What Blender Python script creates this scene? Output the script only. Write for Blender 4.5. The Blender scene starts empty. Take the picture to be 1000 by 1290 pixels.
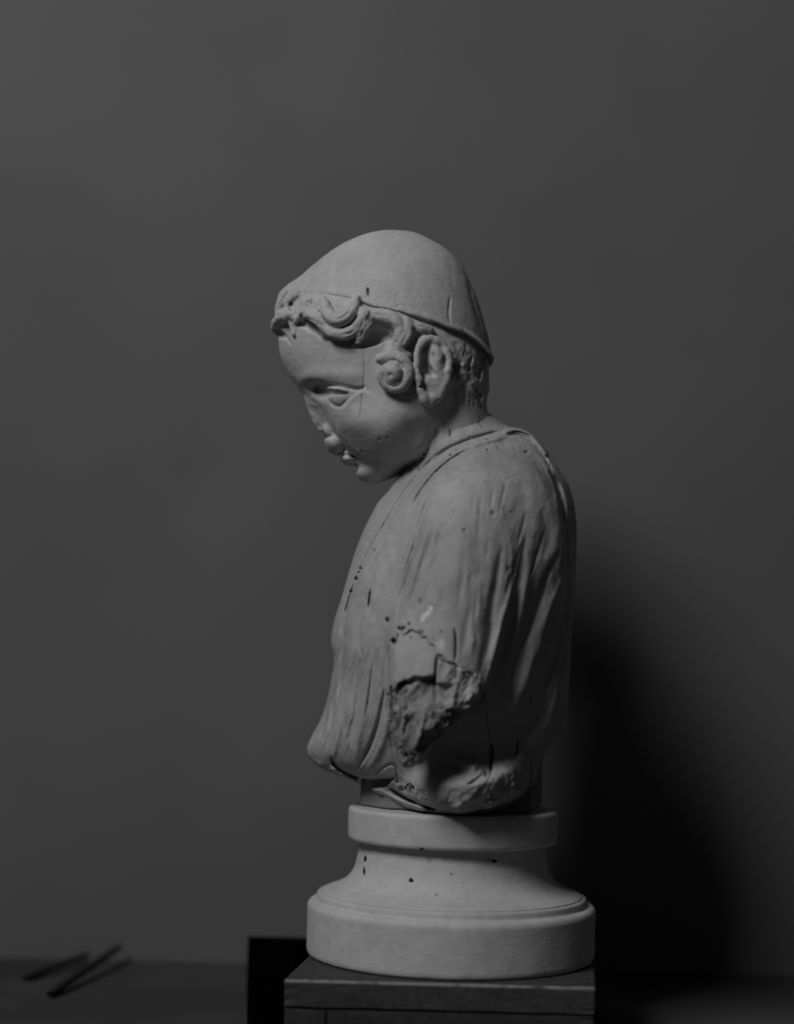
import bpy, math, random
import numpy as np
from mathutils import Matrix, Vector

random.seed(4)
# ----------------------------------------------------------------- frame, camera
# Model units: 1 unit = 0.8 mm.  X to the right, Y down, D away from the camera.
S = 0.0008
F = 2000.0            # camera distance in units
UH = 500.0; VH = 850.0            # principal axis
ROLL = math.radians(1.3)
CR, SR = math.cos(ROLL), math.sin(ROLL)
Z0 = 1.2

scene = bpy.context.scene
cam_d = bpy.data.cameras.new('camera')
cam = bpy.data.objects.new('camera', cam_d)
scene.collection.objects.link(cam)
scene.camera = cam
cam_d.sensor_fit = 'VERTICAL'
cam_d.sensor_height = 36.0
cam_d.sensor_width = 36.0
cam_d.lens = 36.0 * F / 1290.0
cam_d.shift_x = (VH - 645) * SR / 1290.0
cam_d.shift_y = (VH - 645) * CR / 1290.0
cam_d.clip_start = 0.05; cam_d.clip_end = 50
cam.matrix_world = (Matrix.Translation((0, -F * S, Z0)) @ Matrix.Rotation(math.pi / 2, 4, 'X')
                    @ Matrix.Rotation(ROLL, 4, 'Z'))
cam_d.dof.use_dof = True
cam_d.dof.focus_distance = (F - 80) * S
cam_d.dof.aperture_fstop = (cam_d.lens / 1000) / (54 * S)   # 54 units wide aperture

# ----------------------------------------------------------------- light
world = bpy.data.worlds.new('World'); scene.world = world
world.use_nodes = True
world.node_tree.nodes['Background'].inputs[0].default_value = (1, 1, 1, 1)
world.node_tree.nodes['Background'].inputs[1].default_value = 0.0145

def W(X, Y, D):
    return Vector(((X - 500) * S, D * S, (850 - Y) * S + Z0))

kd = bpy.data.lights.new('key_lamp', 'AREA')
kd.shape = 'RECTANGLE'; kd.size = 0.95; kd.size_y = 0.95
kd.energy = 51.0
kl = bpy.data.objects.new('key_lamp', kd); scene.collection.objects.link(kl)
KEY_DIR = Vector((0.80, 1.0, -1.12)).normalized()     # world direction the light travels
kl.location = W(560, 760, 0) - KEY_DIR * 3.2
kl.rotation_euler = (W(720, 40, 350) - kl.location).to_track_quat('-Z', 'Y').to_euler()   # aimed high on the backdrop

vs = scene.view_settings
vs.view_transform = 'Standard'; vs.look = 'None'; vs.exposure = 0.0; vs.gamma = 1.0
scene.display_settings.display_device = 'sRGB'

# ----------------------------------------------------------------- projection helpers
def unroll(sx, sy):
    x = np.asarray(sx, float) - 500; y = np.asarray(sy, float) - 645
    return 500 + x * CR + y * SR, 645 - x * SR + y * CR
def roll(u, v):
    x = u - 500; y = v - 645
    return 500 + x * CR - y * SR, 645 + x * SR + y * CR
def at(sx, sy, D):
    u, v = unroll(sx, sy); k = (F + D) / F
    return UH + (u - UH) * k, VH + (v - VH) * k
def proj(X, Y, D):
    k = F / (F + D)
    return roll(UH + (X - UH) * k, VH + (Y - VH) * k)

# ----------------------------------------------------------------- numpy sculpting kit
def crspline(P, n=8, closed=False):
    P = np.asarray(P, float)
    if len(P) == 2 and not closed:
        t = np.linspace(0, 1, n + 1)[:, None]; return P[0] * (1 - t) + P[1] * t
    if closed: Q = np.vstack([P[-1], P, P[0], P[1]])
    else: Q = np.vstack([2 * P[0] - P[1], P, 2 * P[-1] - P[-2]])
    out = []; m = len(P) if closed else len(P) - 1
    t = (np.arange(n) / n)[:, None]
    for i in range(m):
        a, b, c, d = Q[i], Q[i + 1], Q[i + 2], Q[i + 3]
        out.append(0.5 * ((2 * b) + (-a + c) * t + (2 * a - 5 * b + 4 * c - d) * t ** 2 + (-a + 3 * b - 3 * c + d) * t ** 3))
    out = np.vstack(out)
    return out if closed else np.vstack([out, P[-1:]])

def seg_dist(px, py, poly):
    """distance to an open polyline and the arclength fraction of the nearest point"""
    best = np.full(px.shape, 1e9); bt = np.zeros(px.shape)
    L = np.r_[0, np.cumsum(np.hypot(*(np.diff(poly[:, :2], axis=0).T)))]
    for i in range(len(poly) - 1):
        ax, ay = poly[i, :2]; bx, by = poly[i + 1, :2]
        dx, dy = bx - ax, by - ay; l2 = dx * dx + dy * dy + 1e-9
        t = np.clip(((px - ax) * dx + (py - ay) * dy) / l2, 0, 1)
        d = (px - ax - t * dx) ** 2 + (py - ay - t * dy) ** 2
        m = d < best
        best = np.where(m, d, best); bt = np.where(m, (L[i] + t * (L[i + 1] - L[i])) / L[-1], bt)
    return np.sqrt(best), bt

def inside(px, py, poly):
    r = np.zeros(px.shape, bool); n = len(poly)
    for i in range(n):
        x0, y0 = poly[i]; x1, y1 = poly[(i + 1) % n]
        if y0 == y1: continue
        c = ((y0 > py) != (y1 > py)) & (px < (x1 - x0) * (py - y0) / (y1 - y0) + x0)
        r ^= c
    return r

class Grid2:
    def __init__(s, A, x0, y0, h): s.A = A.astype(np.float32); s.x0 = x0; s.y0 = y0; s.h = h
    def __call__(s, x, y):
        n, m = s.A.shape
        gx = np.clip((x - s.x0) / s.h, 0, m - 1.001); gy = np.clip((y - s.y0) / s.h, 0, n - 1.001)
        ix = gx.astype(np.int32); iy = gy.astype(np.int32); fx = gx - ix; fy = gy - iy
        A = s.A
        return (A[iy, ix] * (1 - fx) + A[iy, ix + 1] * fx) * (1 - fy) + (A[iy + 1, ix] * (1 - fx) + A[iy + 1, ix + 1] * fx) * fy

def inflate(poly, k, pad=26, h=2.0):
    """smooth potential that vanishes on the outline: half thickness = sqrt(U)"""
    x0, y0 = poly.min(0) - pad; x1, y1 = poly.max(0) + pad
    def solve(hh, prev):
        xs = np.arange(x0, x1 + hh, hh); ys = np.arange(y0, y1 + hh, hh)
        gx, gy = np.meshgrid(xs, ys)
        ins = inside(gx, gy, poly)
        u = np.zeros(gx.shape) if prev is None else prev(gx, gy).astype(float)
        u *= ins
        for _ in range(500 if prev is None else 160):
            s = np.zeros_like(u)
            s[1:-1, 1:-1] = (u[:-2, 1:-1] + u[2:, 1:-1] + u[1:-1, :-2] + u[1:-1, 2:] + hh * hh) / 4
            u = s * ins
        return u, gx, gy, ins
    g = None
    for hh in (8 * h, 4 * h, 2 * h, h):
        u, gx, gy, ins = solve(hh, g); g = Grid2(u, x0, y0, hh)
    cl = np.vstack([poly, poly[:1]])
    d, _ = seg_dist(gx, gy, cl)
    sd = np.where(ins, d, -d)
    ok = sd > 2.2 * h
    c = np.where(ok, u / np.maximum(sd, 1), 0.0)
    c[~ok] = c[ok].mean() * 0.6
    fixed = c.copy()
    for _ in range(140):
        s = c.copy()
        s[1:-1, 1:-1] = (c[:-2, 1:-1] + c[2:, 1:-1] + c[1:-1, :-2] + c[1:-1, 2:]) / 4
        c = np.where(ok, fixed, s)
    c = np.maximum(c, 6)
    U = c * sd * k * k
    gyy, gxx = np.gradient(U, h)
    return Grid2(U, x0, y0, h), Grid2(np.hypot(gxx, gyy), x0, y0, h)

def f_inflate(UG, X, Y, D):
    U = UG[0](X, Y); G = UG[1](X, Y)
    return (D * D - U) / np.sqrt(4 * D * D + G * G + 1)

def smin(a, b, k):
    h = np.clip(0.5 + 0.5 * (b - a) / k, 0, 1)
    return b + (a - b) * h - k * h * (1 - h)
def smax(a, b, k): return -smin(-a, -b, k)

def _hash(ix, iy, iz):
    n = (ix.astype(np.uint32) * np.uint32(73856093)) ^ (iy.astype(np.uint32) * np.uint32(19349663)) ^ (iz.astype(np.uint32) * np.uint32(83492791))
    n = (n ^ (n >> np.uint32(13))) * np.uint32(1274126177)
    n = n ^ (n >> np.uint32(16))
    return (n & np.uint32(0xffff)).astype(np.float32) / 65535.0
def vnoise(X, Y, D, scale, seed=0):
    x = X / scale + 1000 + seed * 17.3; y = Y / scale + 1000; z = D / scale + 1000
    ix = np.floor(x).astype(np.int64); iy = np.floor(y).astype(np.int64); iz = np.floor(z).astype(np.int64)
    fx = (x - ix).astype(np.float32); fy = (y - iy).astype(np.float32); fz = (z - iz).astype(np.float32)
    fx = fx * fx * (3 - 2 * fx); fy = fy * fy * (3 - 2 * fy); fz = fz * fz * (3 - 2 * fz)
    r = 0
    for dx in (0, 1):
        for dy in (0, 1):
            for dz in (0, 1):
                w = (fx if dx else 1 - fx) * (fy if dy else 1 - fy) * (fz if dz else 1 - fz)
                r = r + w * _hash(ix + dx, iy + dy, iz + dz)
    return r * 2 - 1
def fbm(X, Y, D, scale, n=3, seed=0):
    r = 0; a = 1.0
    for i in range(n):
        r = r + a * vnoise(X, Y, D, scale / 2 ** i, seed + i); a *= 0.55
    return r

# painted height maps in picture coordinates of the near side (mirrored to the far side)
MX0, MY0, MX1, MY1, MH = 320, 270, 760, 1050, 0.5
class Paint:
    def __init__(s):
        s.nx = int((MX1 - MX0) / MH); s.ny = int((MY1 - MY0) / MH)
        s.A = np.zeros((s.ny, s.nx), np.float32)
    def win(s, x0, y0, x1, y1):
        i0 = max(0, int((x0 - MX0) / MH)); i1 = min(s.nx, int((x1 - MX0) / MH) + 1)
        j0 = max(0, int((y0 - MY0) / MH)); j1 = min(s.ny, int((y1 - MY0) / MH) + 1)
        gx, gy = np.meshgrid(MX0 + MH * np.arange(i0, i1), MY0 + MH * np.arange(j0, j1))
        return slice(j0, j1), slice(i0, i1), gx, gy
    def stroke(s, pts, w, amt, taper=0.25, sharp=2.0, mode='add', jit=0):
        p = crspline(np.asarray(pts, float), 6)
        if jit:
            rs = np.random.RandomState(int(pts[0][0] * 7 + pts[0][1])); p = p + rs.randn(*p.shape) * jit
        m = 3 * w + 2
        sj, si, gx, gy = s.win(p[:, 0].min() - m, p[:, 1].min() - m, p[:, 0].max() + m, p[:, 1].max() + m)
        d, t = seg_dist(gx, gy, p)
        env = np.clip(np.minimum(t, 1 - t) / max(taper, 1e-3), 0, 1) if taper > 0 else 1.0
        env = np.sin(env * math.pi / 2) if taper > 0 else 1.0
        ww = w * (0.45 + 0.55 * env) if taper > 0 else w
        v = amt * env * np.exp(-(d / ww) ** sharp)
        if mode == 'add': s.A[sj, si] += v
        else: s.A[sj, si] = np.maximum(s.A[sj, si], v)
    def blob(s, cx, cy, rx, ry, amt, rot=0, mode='add', sharp=2.0):
        m = 2.4 * max(rx, ry) + 2
        sj, si, gx, gy = s.win(cx - m, cy - m, cx + m, cy + m)
        c, q = math.cos(math.radians(rot)), math.sin(math.radians(rot))
        dx = gx - cx; dy = gy - cy
        r = np.sqrt(((dx * c + dy * q) / rx) ** 2 + ((-dx * q + dy * c) / ry) ** 2)
        v = amt * np.exp(-r ** sharp)
        if mode == 'add': s.A[sj, si] += v
        else: s.A[sj, si] = np.maximum(s.A[sj, si], v)
    def fill(s, pts, amt, soft=2.0, closed_spline=True, mode='add', fade=None):
        p = crspline(np.asarray(pts, float), 6, True) if closed_spline else np.asarray(pts, float)
        m = 3 * soft + 2
        sj, si, gx, gy = s.win(p[:, 0].min() - m, p[:, 1].min() - m, p[:, 0].max() + m, p[:, 1].max() + m)
        ins = inside(gx, gy, p); d, _ = seg_dist(gx, gy, np.vstack([p, p[:1]]))
        sd = np.where(ins, d, -d); t = np.clip(0.5 + sd / (2 * soft), 0, 1)
        v = amt * t * t * (3 - 2 * t)
        if fade is not None: v = v * fade(gx, gy)
        if mode == 'add': s.A[sj, si] += v
        else: s.A[sj, si] = np.maximum(s.A[sj, si], v)
    def grid(s): return Grid2(s.A, MX0, MY0, MH)

def tube_sdf(ctrl, X, Y, D, big=60.0):
    """ctrl rows: X, Y, D, r (already 3-D)"""
    P = crspline(ctrl, 5)
    out = np.full(X.shape, big, np.float32)
    rm = P[:, 3].max() + 14
    m = ((X > P[:, 0].min() - rm) & (X < P[:, 0].max() + rm) & (Y > P[:, 1].min() - rm) & (Y < P[:, 1].max() + rm)
         & (D > P[:, 2].min() - rm) & (D < P[:, 2].max() + rm))
    idx = np.nonzero(m)[0]
    if len(idx) == 0: return out, idx
    x = X[idx]; y = Y[idx]; z = D[idx]
    b = np.full(x.shape, big, np.float32)
    for i in range(len(P) - 1):
        a = P[i]; c = P[i + 1]; e = c[:3] - a[:3]; l2 = (e ** 2).sum() + 1e-9
        t = np.clip(((x - a[0]) * e[0] + (y - a[1]) * e[1] + (z - a[2]) * e[2]) / l2, 0, 1)
        d = np.sqrt((x - a[0] - t * e[0]) ** 2 + (y - a[1] - t * e[1]) ** 2 + (z - a[2] - t * e[2]) ** 2) - (a[3] + t * (c[3] - a[3]))
        b = np.minimum(b, d)
    out[idx] = b
    return out, idx

def ell_sdf(c, r, X, Y, D, rot=0):
    co, si = math.cos(math.radians(rot)), math.sin(math.radians(rot))
    dx = X - c[0]; dy = Y - c[1]; dz = D - c[2]
    a = (dx * co + dy * si); b = (-dx * si + dy * co)
    k0 = np.sqrt((a / r[0]) ** 2 + (b / r[1]) ** 2 + (dz / r[2]) ** 2)
    k1 = np.sqrt((a / r[0] ** 2) ** 2 + (b / r[1] ** 2) ** 2 + (dz / r[2] ** 2) ** 2) + 1e-9
    return k0 * (k0 - 1) / k1

def surfD(fn, sx, sy):
    sx = np.asarray(sx, float); sy = np.asarray(sy, float)
    Ds = np.arange(-240, 1, 2.0); res = np.zeros(sx.shape); hit = np.zeros(sx.shape, bool); pf = None
    for D in Ds:
        X, Y = at(sx, sy, D); f = fn(X, Y, np.full(X.shape, D))
        if pf is not None:
            n = (f <= 0) & ~hit
            res = np.where(n, D - 2 * (f / np.where(n, f - pf, 1)), res); hit |= n
        pf = f
    return res, hit

def surf_nets(fn, lo, hi, h, nc=4, band=9.0):
    """sparse evaluation on a fine grid, then naive surface nets"""
    lo = np.asarray(lo, float); n = np.ceil((np.asarray(hi) - lo) / (h * nc)).astype(int)
    H = h * nc
    ax = [lo[i] + H * np.arange(n[i] + 1) for i in range(3)]
    G = np.stack(np.meshgrid(*ax, indexing='ij'), -1).reshape(-1, 3)
    c = np.empty(len(G), np.float32)
    for i in range(0, len(G), 400000):
        g = G[i:i + 400000]; c[i:i + 400000] = fn(g[:, 0], g[:, 1], g[:, 2])
    c = c.reshape(n + 1)
    near = np.abs(c) < band
    cell = np.zeros(n, bool); sg = c < 0
    smin_ = np.ones(n, bool); smax_ = np.zeros(n, bool)
    for dx in (0, 1):
        for dy in (0, 1):
            for dz in (0, 1):
                sl = (slice(dx, n[0] + dx), slice(dy, n[1] + dy), slice(dz, n[2] + dz))
                cell |= near[sl]; smin_ &= sg[sl]; smax_ |= sg[sl]
    cell |= (smax_ & ~smin_)
    N = n * nc + 1
    sign = np.ones(N, np.float32)
    blk = np.where(sg[:-1, :-1, :-1], -50.0, 50.0).astype(np.float32)
    V = np.full(N, 50.0, np.float32)
    V[:-1, :-1, :-1] = blk.repeat(nc, 0).repeat(nc, 1).repeat(nc, 2)
    need = np.zeros(N, bool)
    fullc = cell.repeat(nc, 0).repeat(nc, 1).repeat(nc, 2)
    need[:-1, :-1, :-1] |= fullc
    need[1:, :-1, :-1] |= fullc; need[:-1, 1:, :-1] |= fullc; need[:-1, :-1, 1:] |= fullc
    need[1:, 1:, :-1] |= fullc; need[1:, :-1, 1:] |= fullc; need[:-1, 1:, 1:] |= fullc; need[1:, 1:, 1:] |= fullc
    idx = np.nonzero(need.ravel())[0]
    Vr = V.ravel()
    for i in range(0, len(idx), 400000):
        q = idx[i:i + 400000]
        iz = q % N[2]; iy = (q // N[2]) % N[1]; ix = q // (N[2] * N[1])
        Vr[q] = fn((lo[0] + ix * h), (lo[1] + iy * h), (lo[2] + iz * h))
    V = Vr.reshape(N); s = V < 0
    m = N - 1
    allin = np.ones(m, bool); anyin = np.zeros(m, bool)
    for dx in (0, 1):
        for dy in (0, 1):
            for dz in (0, 1):
                q = s[dx:m[0] + dx, dy:m[1] + dy, dz:m[2] + dz]; allin &= q; anyin |= q
    act = anyin & ~allin
    ci = np.nonzero(act.ravel())[0]
    cz = ci % m[2]; cy = (ci // m[2]) % m[1]; cx = ci // (m[2] * m[1])
    acc = np.zeros((len(ci), 3)); cnt = np.zeros(len(ci))
    corner = {}
    for dx in (0, 1):
        for dy in (0, 1):
            for dz in (0, 1): corner[dx, dy, dz] = V[cx + dx, cy + dy, cz + dz].astype(float)
    for axis in range(3):
        for a in (0, 1):
            for b in (0, 1):
                o = [a, b]; o.insert(axis, 0); p = [a, b]; p.insert(axis, 1)
                v0 = corner[tuple(o)]; v1 = corner[tuple(p)]
                cr = (v0 < 0) != (v1 < 0)
                t = np.where(cr, v0 / np.where(cr, v0 - v1, 1), 0)
                base = np.array(o, float)[None, :].repeat(len(ci), 0)
                base[:, axis] += t
                acc += base * cr[:, None]; cnt += cr
    pos = acc / cnt[:, None] + np.stack([cx, cy, cz], -1)
    verts = lo + pos * h
    vid = np.full(m, -1, np.int32); vid.ravel()[ci] = np.arange(len(ci))
    quads = []
    for axis in range(3):
        sl0 = [slice(1, -1)] * 3; sl0[axis] = slice(0, -1)
        sl1 = [slice(1, -1)] * 3; sl1[axis] = slice(1, None)
        a = s[tuple(sl0)]; b = s[tuple(sl1)]
        ch = np.nonzero(a != b)
        off = [1, 1, 1]; off[axis] = 0
        P = [ch[i] + off[i] for i in range(3)]
        sgn = a[ch]
        u_, v_ = [i for i in range(3) if i != axis]
        def g(du, dv):
            q = [P[0], P[1], P[2]]; q[u_] = q[u_] - du; q[v_] = q[v_] - dv
            return vid[q[0], q[1], q[2]]
        Q = np.stack([g(0, 0), g(1, 0), g(1, 1), g(0, 1)], -1)
        flip = sgn if axis != 1 else ~sgn
        Q = np.where(flip[:, None], Q, Q[:, ::-1])
        quads.append(Q)
    quads = np.vstack(quads); quads = quads[(quads >= 0).all(1)]
    return verts, quads

def to_world(v):
    return np.stack([(v[:, 0] - 500) * S, v[:, 2] * S, (850 - v[:, 1]) * S + Z0], -1)

# ----------------------------------------------------------------- scene object helpers
def link(name, me, mat=None, parent=None):
    o = bpy.data.objects.new(name, me); scene.collection.objects.link(o)
    if mat is not None and me is not None:
        me.materials.clear(); me.materials.append(mat)
    if parent is not None:
        o.parent = parent; o.matrix_parent_inverse = parent.matrix_world.inverted()
    return o
def tag(o, label=None, cat=None, group=None, kind=None):
    if label: o['label'] = label
    if cat: o['category'] = cat
    if group: o['group'] = group
    if kind: o['kind'] = kind
    return o
def thing(name, loc, label, cat):
    o = bpy.data.objects.new(name, None); scene.collection.objects.link(o)
    o.location = loc; o.empty_display_size = 0.05
    bpy.context.view_layer.update()
    return tag(o, label, cat)

def np_mesh(name, verts, quads, normals=None, attrs=None):
    me = bpy.data.meshes.new(name)
    me.vertices.add(len(verts)); me.vertices.foreach_set('co', np.asarray(verts, np.float32).ravel())
    nq = len(quads)
    me.loops.add(nq * 4); me.loops.foreach_set('vertex_index', quads.astype(np.int32).ravel())
    me.polygons.add(nq); me.polygons.foreach_set('loop_start', np.arange(0, nq * 4, 4, dtype=np.int32))
    me.update(calc_edges=True)
    me.polygons.foreach_set('use_smooth', np.ones(nq, bool))
    if attrs:
        for k, a in attrs.items():
            at_ = me.attributes.new(k, 'FLOAT', 'POINT'); at_.data.foreach_set('value', np.asarray(a, np.float32))
    if normals is not None:
        me.normals_split_custom_set_from_vertices(normals.astype(np.float32))
    return me

def vert_normals(v, q):
    a = v[q[:, 2]] - v[q[:, 0]]; b = v[q[:, 3]] - v[q[:, 1]]
    n = np.cross(a, b); N = np.zeros_like(v)
    for k in range(4):
        for j in range(3): N[:, j] += np.bincount(q[:, k], n[:, j], len(v))
    return N / (np.linalg.norm(N, axis=1)[:, None] + 1e-12)

def split_mesh(verts, quads, lab, names, mats, parent, attrs):
    w = to_world(verts)
    nrm = vert_normals(w, quads)
    oh = np.eye(len(names))[lab.astype(int)]
    for _ in range(10):
        qm = oh[quads].mean(1); acc = np.zeros_like(oh); cn = np.zeros(len(oh))
        for k in range(4):
            cn += np.bincount(quads[:, k], minlength=len(oh))
            for j in range(len(names)): acc[:, j] += np.bincount(quads[:, k], qm[:, j], len(oh))
        oh = acc / np.maximum(cn, 1)[:, None]
    fl = oh[quads].mean(1).argmax(1)
    objs = {}
    for i, nm in enumerate(names):
        q = quads[fl == i]
        if len(q) == 0: continue
        used, inv = np.unique(q.ravel(), return_inverse=True)
        me = np_mesh(nm, w[used], inv.reshape(-1, 4), nrm[used], {k: a[used] for k, a in attrs.items()})
        objs[i] = link(nm, me, mats[i] if isinstance(mats, list) else mats, parent)
    return objs

# ----------------------------------------------------------------- materials
def new_mat(name):
    m = bpy.data.materials.new(name); m.use_nodes = True
    nt = m.node_tree; nt.nodes.clear()
    o = nt.nodes.new('ShaderNodeOutputMaterial'); b = nt.nodes.new('ShaderNodeBsdfPrincipled')
    nt.links.new(b.outputs[0], o.inputs[0])
    return m, nt, b
def node(nt, t, **kw):
    n = nt.nodes.new(t)
    for k, v in kw.items():
        if k.startswith('i_'):
            key = k[2:]; key = int(key) if key.isdigit() else key
            n.inputs[key].default_value = v
        else: setattr(n, k, v)
    return n
def ramp(nt, src, stops):
    r = nt.nodes.new('ShaderNodeValToRGB'); e = r.color_ramp.elements
    while len(e) > 1: e.remove(e[-1])
    e[0].position = stops[0][0]; e[0].color = (*[stops[0][1]] * 3, 1)
    for p, c in stops[1:]:
        x = e.new(p); x.color = (c, c, c, 1)
    nt.links.new(src, r.inputs[0]); return r
def mixmul(nt, a, b, fac=1.0, mode='MULTIPLY'):
    m = nt.nodes.new('ShaderNodeMix'); m.data_type = 'RGBA'; m.blend_type = mode
    m.inputs[0].default_value = fac
    nt.links.new(a, m.inputs[6]); nt.links.new(b, m.inputs[7]); return m.outputs[2]

def stone_mat(name, base, mottle=0.16, bump=0.35, rough=0.62, dirt=False, specks=0.5, brushed=False):
    m, nt, b = new_mat(name)
    tc = node(nt, 'ShaderNodeTexCoord'); P = tc.outputs['Object']
    if True:
        geo = node(nt, 'ShaderNodeNewGeometry'); P = geo.outputs['Position']
    n1 = node(nt, 'ShaderNodeTexNoise', i_Scale=14.0, i_Detail=7.0, i_Roughness=0.6); nt.links.new(P, n1.inputs['Vector'])
    r1 = ramp(nt, n1.outputs['Fac'], [(0.25, base * (1 - mottle)), (0.5, base), (0.78, base * (1 + mottle * 0.8))])
    n2 = node(nt, 'ShaderNodeTexNoise', i_Scale=95.0, i_Detail=6.0, i_Roughness=0.7); nt.links.new(P, n2.inputs['Vector'])
    r2 = ramp(nt, n2.outputs['Fac'], [(0.3, 0.86), (0.55, 1.0), (0.8, 1.05)])
    col = mixmul(nt, r1.outputs[0], r2.outputs[0])
    # small dark specks and pin holes
    vo = node(nt, 'ShaderNodeTexVoronoi', i_Scale=70.0, i_Randomness=1.0); nt.links.new(P, vo.inputs['Vector'])
    sp = ramp(nt, vo.outputs['Distance'], [(0.0, 0.25), (0.055, 0.45), (0.10, 1.0)])
    n3 = node(nt, 'ShaderNodeTexNoise', i_Scale=9.0, i_Detail=3.0); nt.links.new(P, n3.inputs['Vector'])
    gate = ramp(nt, n3.outputs['Fac'], [(0.56, 0.0), (0.66, 1.0)])
    ms = nt.nodes.new('ShaderNodeMix'); ms.data_type = 'RGBA'; ms.blend_type = 'MULTIPLY'
    sc = node(nt, 'ShaderNodeMath', operation='MULTIPLY'); sc.inputs[1].default_value = specks
    nt.links.new(gate.outputs[0], sc.inputs[0]); nt.links.new(sc.outputs[0], ms.inputs[0])
    nt.links.new(col, ms.inputs[6]); nt.links.new(sp.outputs[0], ms.inputs[7]); col = ms.outputs[2]
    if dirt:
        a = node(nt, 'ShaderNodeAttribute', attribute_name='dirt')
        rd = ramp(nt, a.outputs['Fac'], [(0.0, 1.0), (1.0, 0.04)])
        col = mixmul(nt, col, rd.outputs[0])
        a2 = node(nt, 'ShaderNodeAttribute', attribute_name='chalk')
        mm = nt.nodes.new('ShaderNodeMix'); mm.data_type = 'RGBA'
        nt.links.new(a2.outputs['Fac'], mm.inputs[0]); nt.links.new(col, mm.inputs[6]); mm.inputs[7].default_value = (0.95, 0.95, 0.95, 1)
        col = mm.outputs[2]
    nt.links.new(col, b.inputs['Base Color'])
    b.inputs['Roughness'].default_value = rough
    b.inputs['Specular IOR Level'].default_value = 0.25
    # bump
    nb = node(nt, 'ShaderNodeTexNoise', i_Scale=240.0, i_Detail=5.0, i_Roughness=0.65)
    src = P
    if brushed:
        mp = node(nt, 'ShaderNodeMapping'); mp.inputs['Scale'].default_value = (0.35, 0.35, 2.6)
        nt.links.new(P, mp.inputs['Vector']); src = mp.outputs[0]
    nt.links.new(src, nb.inputs['Vector'])
    nb2 = node(nt, 'ShaderNodeTexNoise', i_Scale=42.0, i_Detail=4.0); nt.links.new(P, nb2.inputs['Vector'])
    ad = node(nt, 'ShaderNodeMath', operation='ADD'); nt.links.new(nb.outputs['Fac'], ad.inputs[0])
    m2 = node(nt, 'ShaderNodeMath', operation='MULTIPLY'); m2.inputs[1].default_value = 2.0
    nt.links.new(nb2.outputs['Fac'], m2.inputs[0]); nt.links.new(m2.outputs[0], ad.inputs[1])
    bp = node(nt, 'ShaderNodeBump'); bp.inputs['Strength'].default_value = bump; bp.inputs['Distance'].default_value = 0.0012
    nt.links.new(ad.outputs[0], bp.inputs['Height']); nt.links.new(bp.outputs[0], b.inputs['Normal'])
    return m

marble = stone_mat('weathered_marble', 0.49, dirt=True, mottle=0.18)
drape_marble = stone_mat('weathered_drapery_marble', 0.395, dirt=True, mottle=0.26, specks=0.8)
hairstone = stone_mat('weathered_hair_marble', 0.47, dirt=True, mottle=0.22)
socle_stone = stone_mat('dressed_socle_stone', 0.55, mottle=0.10, bump=0.3, brushed=True, specks=0.7)
support_stone = stone_mat('grey_support_stone', 0.22, mottle=0.2)

def paint_mat():
    m, nt, b = new_mat('black_paint')
    b.inputs['Base Color'].default_value = (0.008, 0.008, 0.008, 1); b.inputs['Roughness'].default_value = 0.8
    return m
black_paint = paint_mat()

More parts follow.
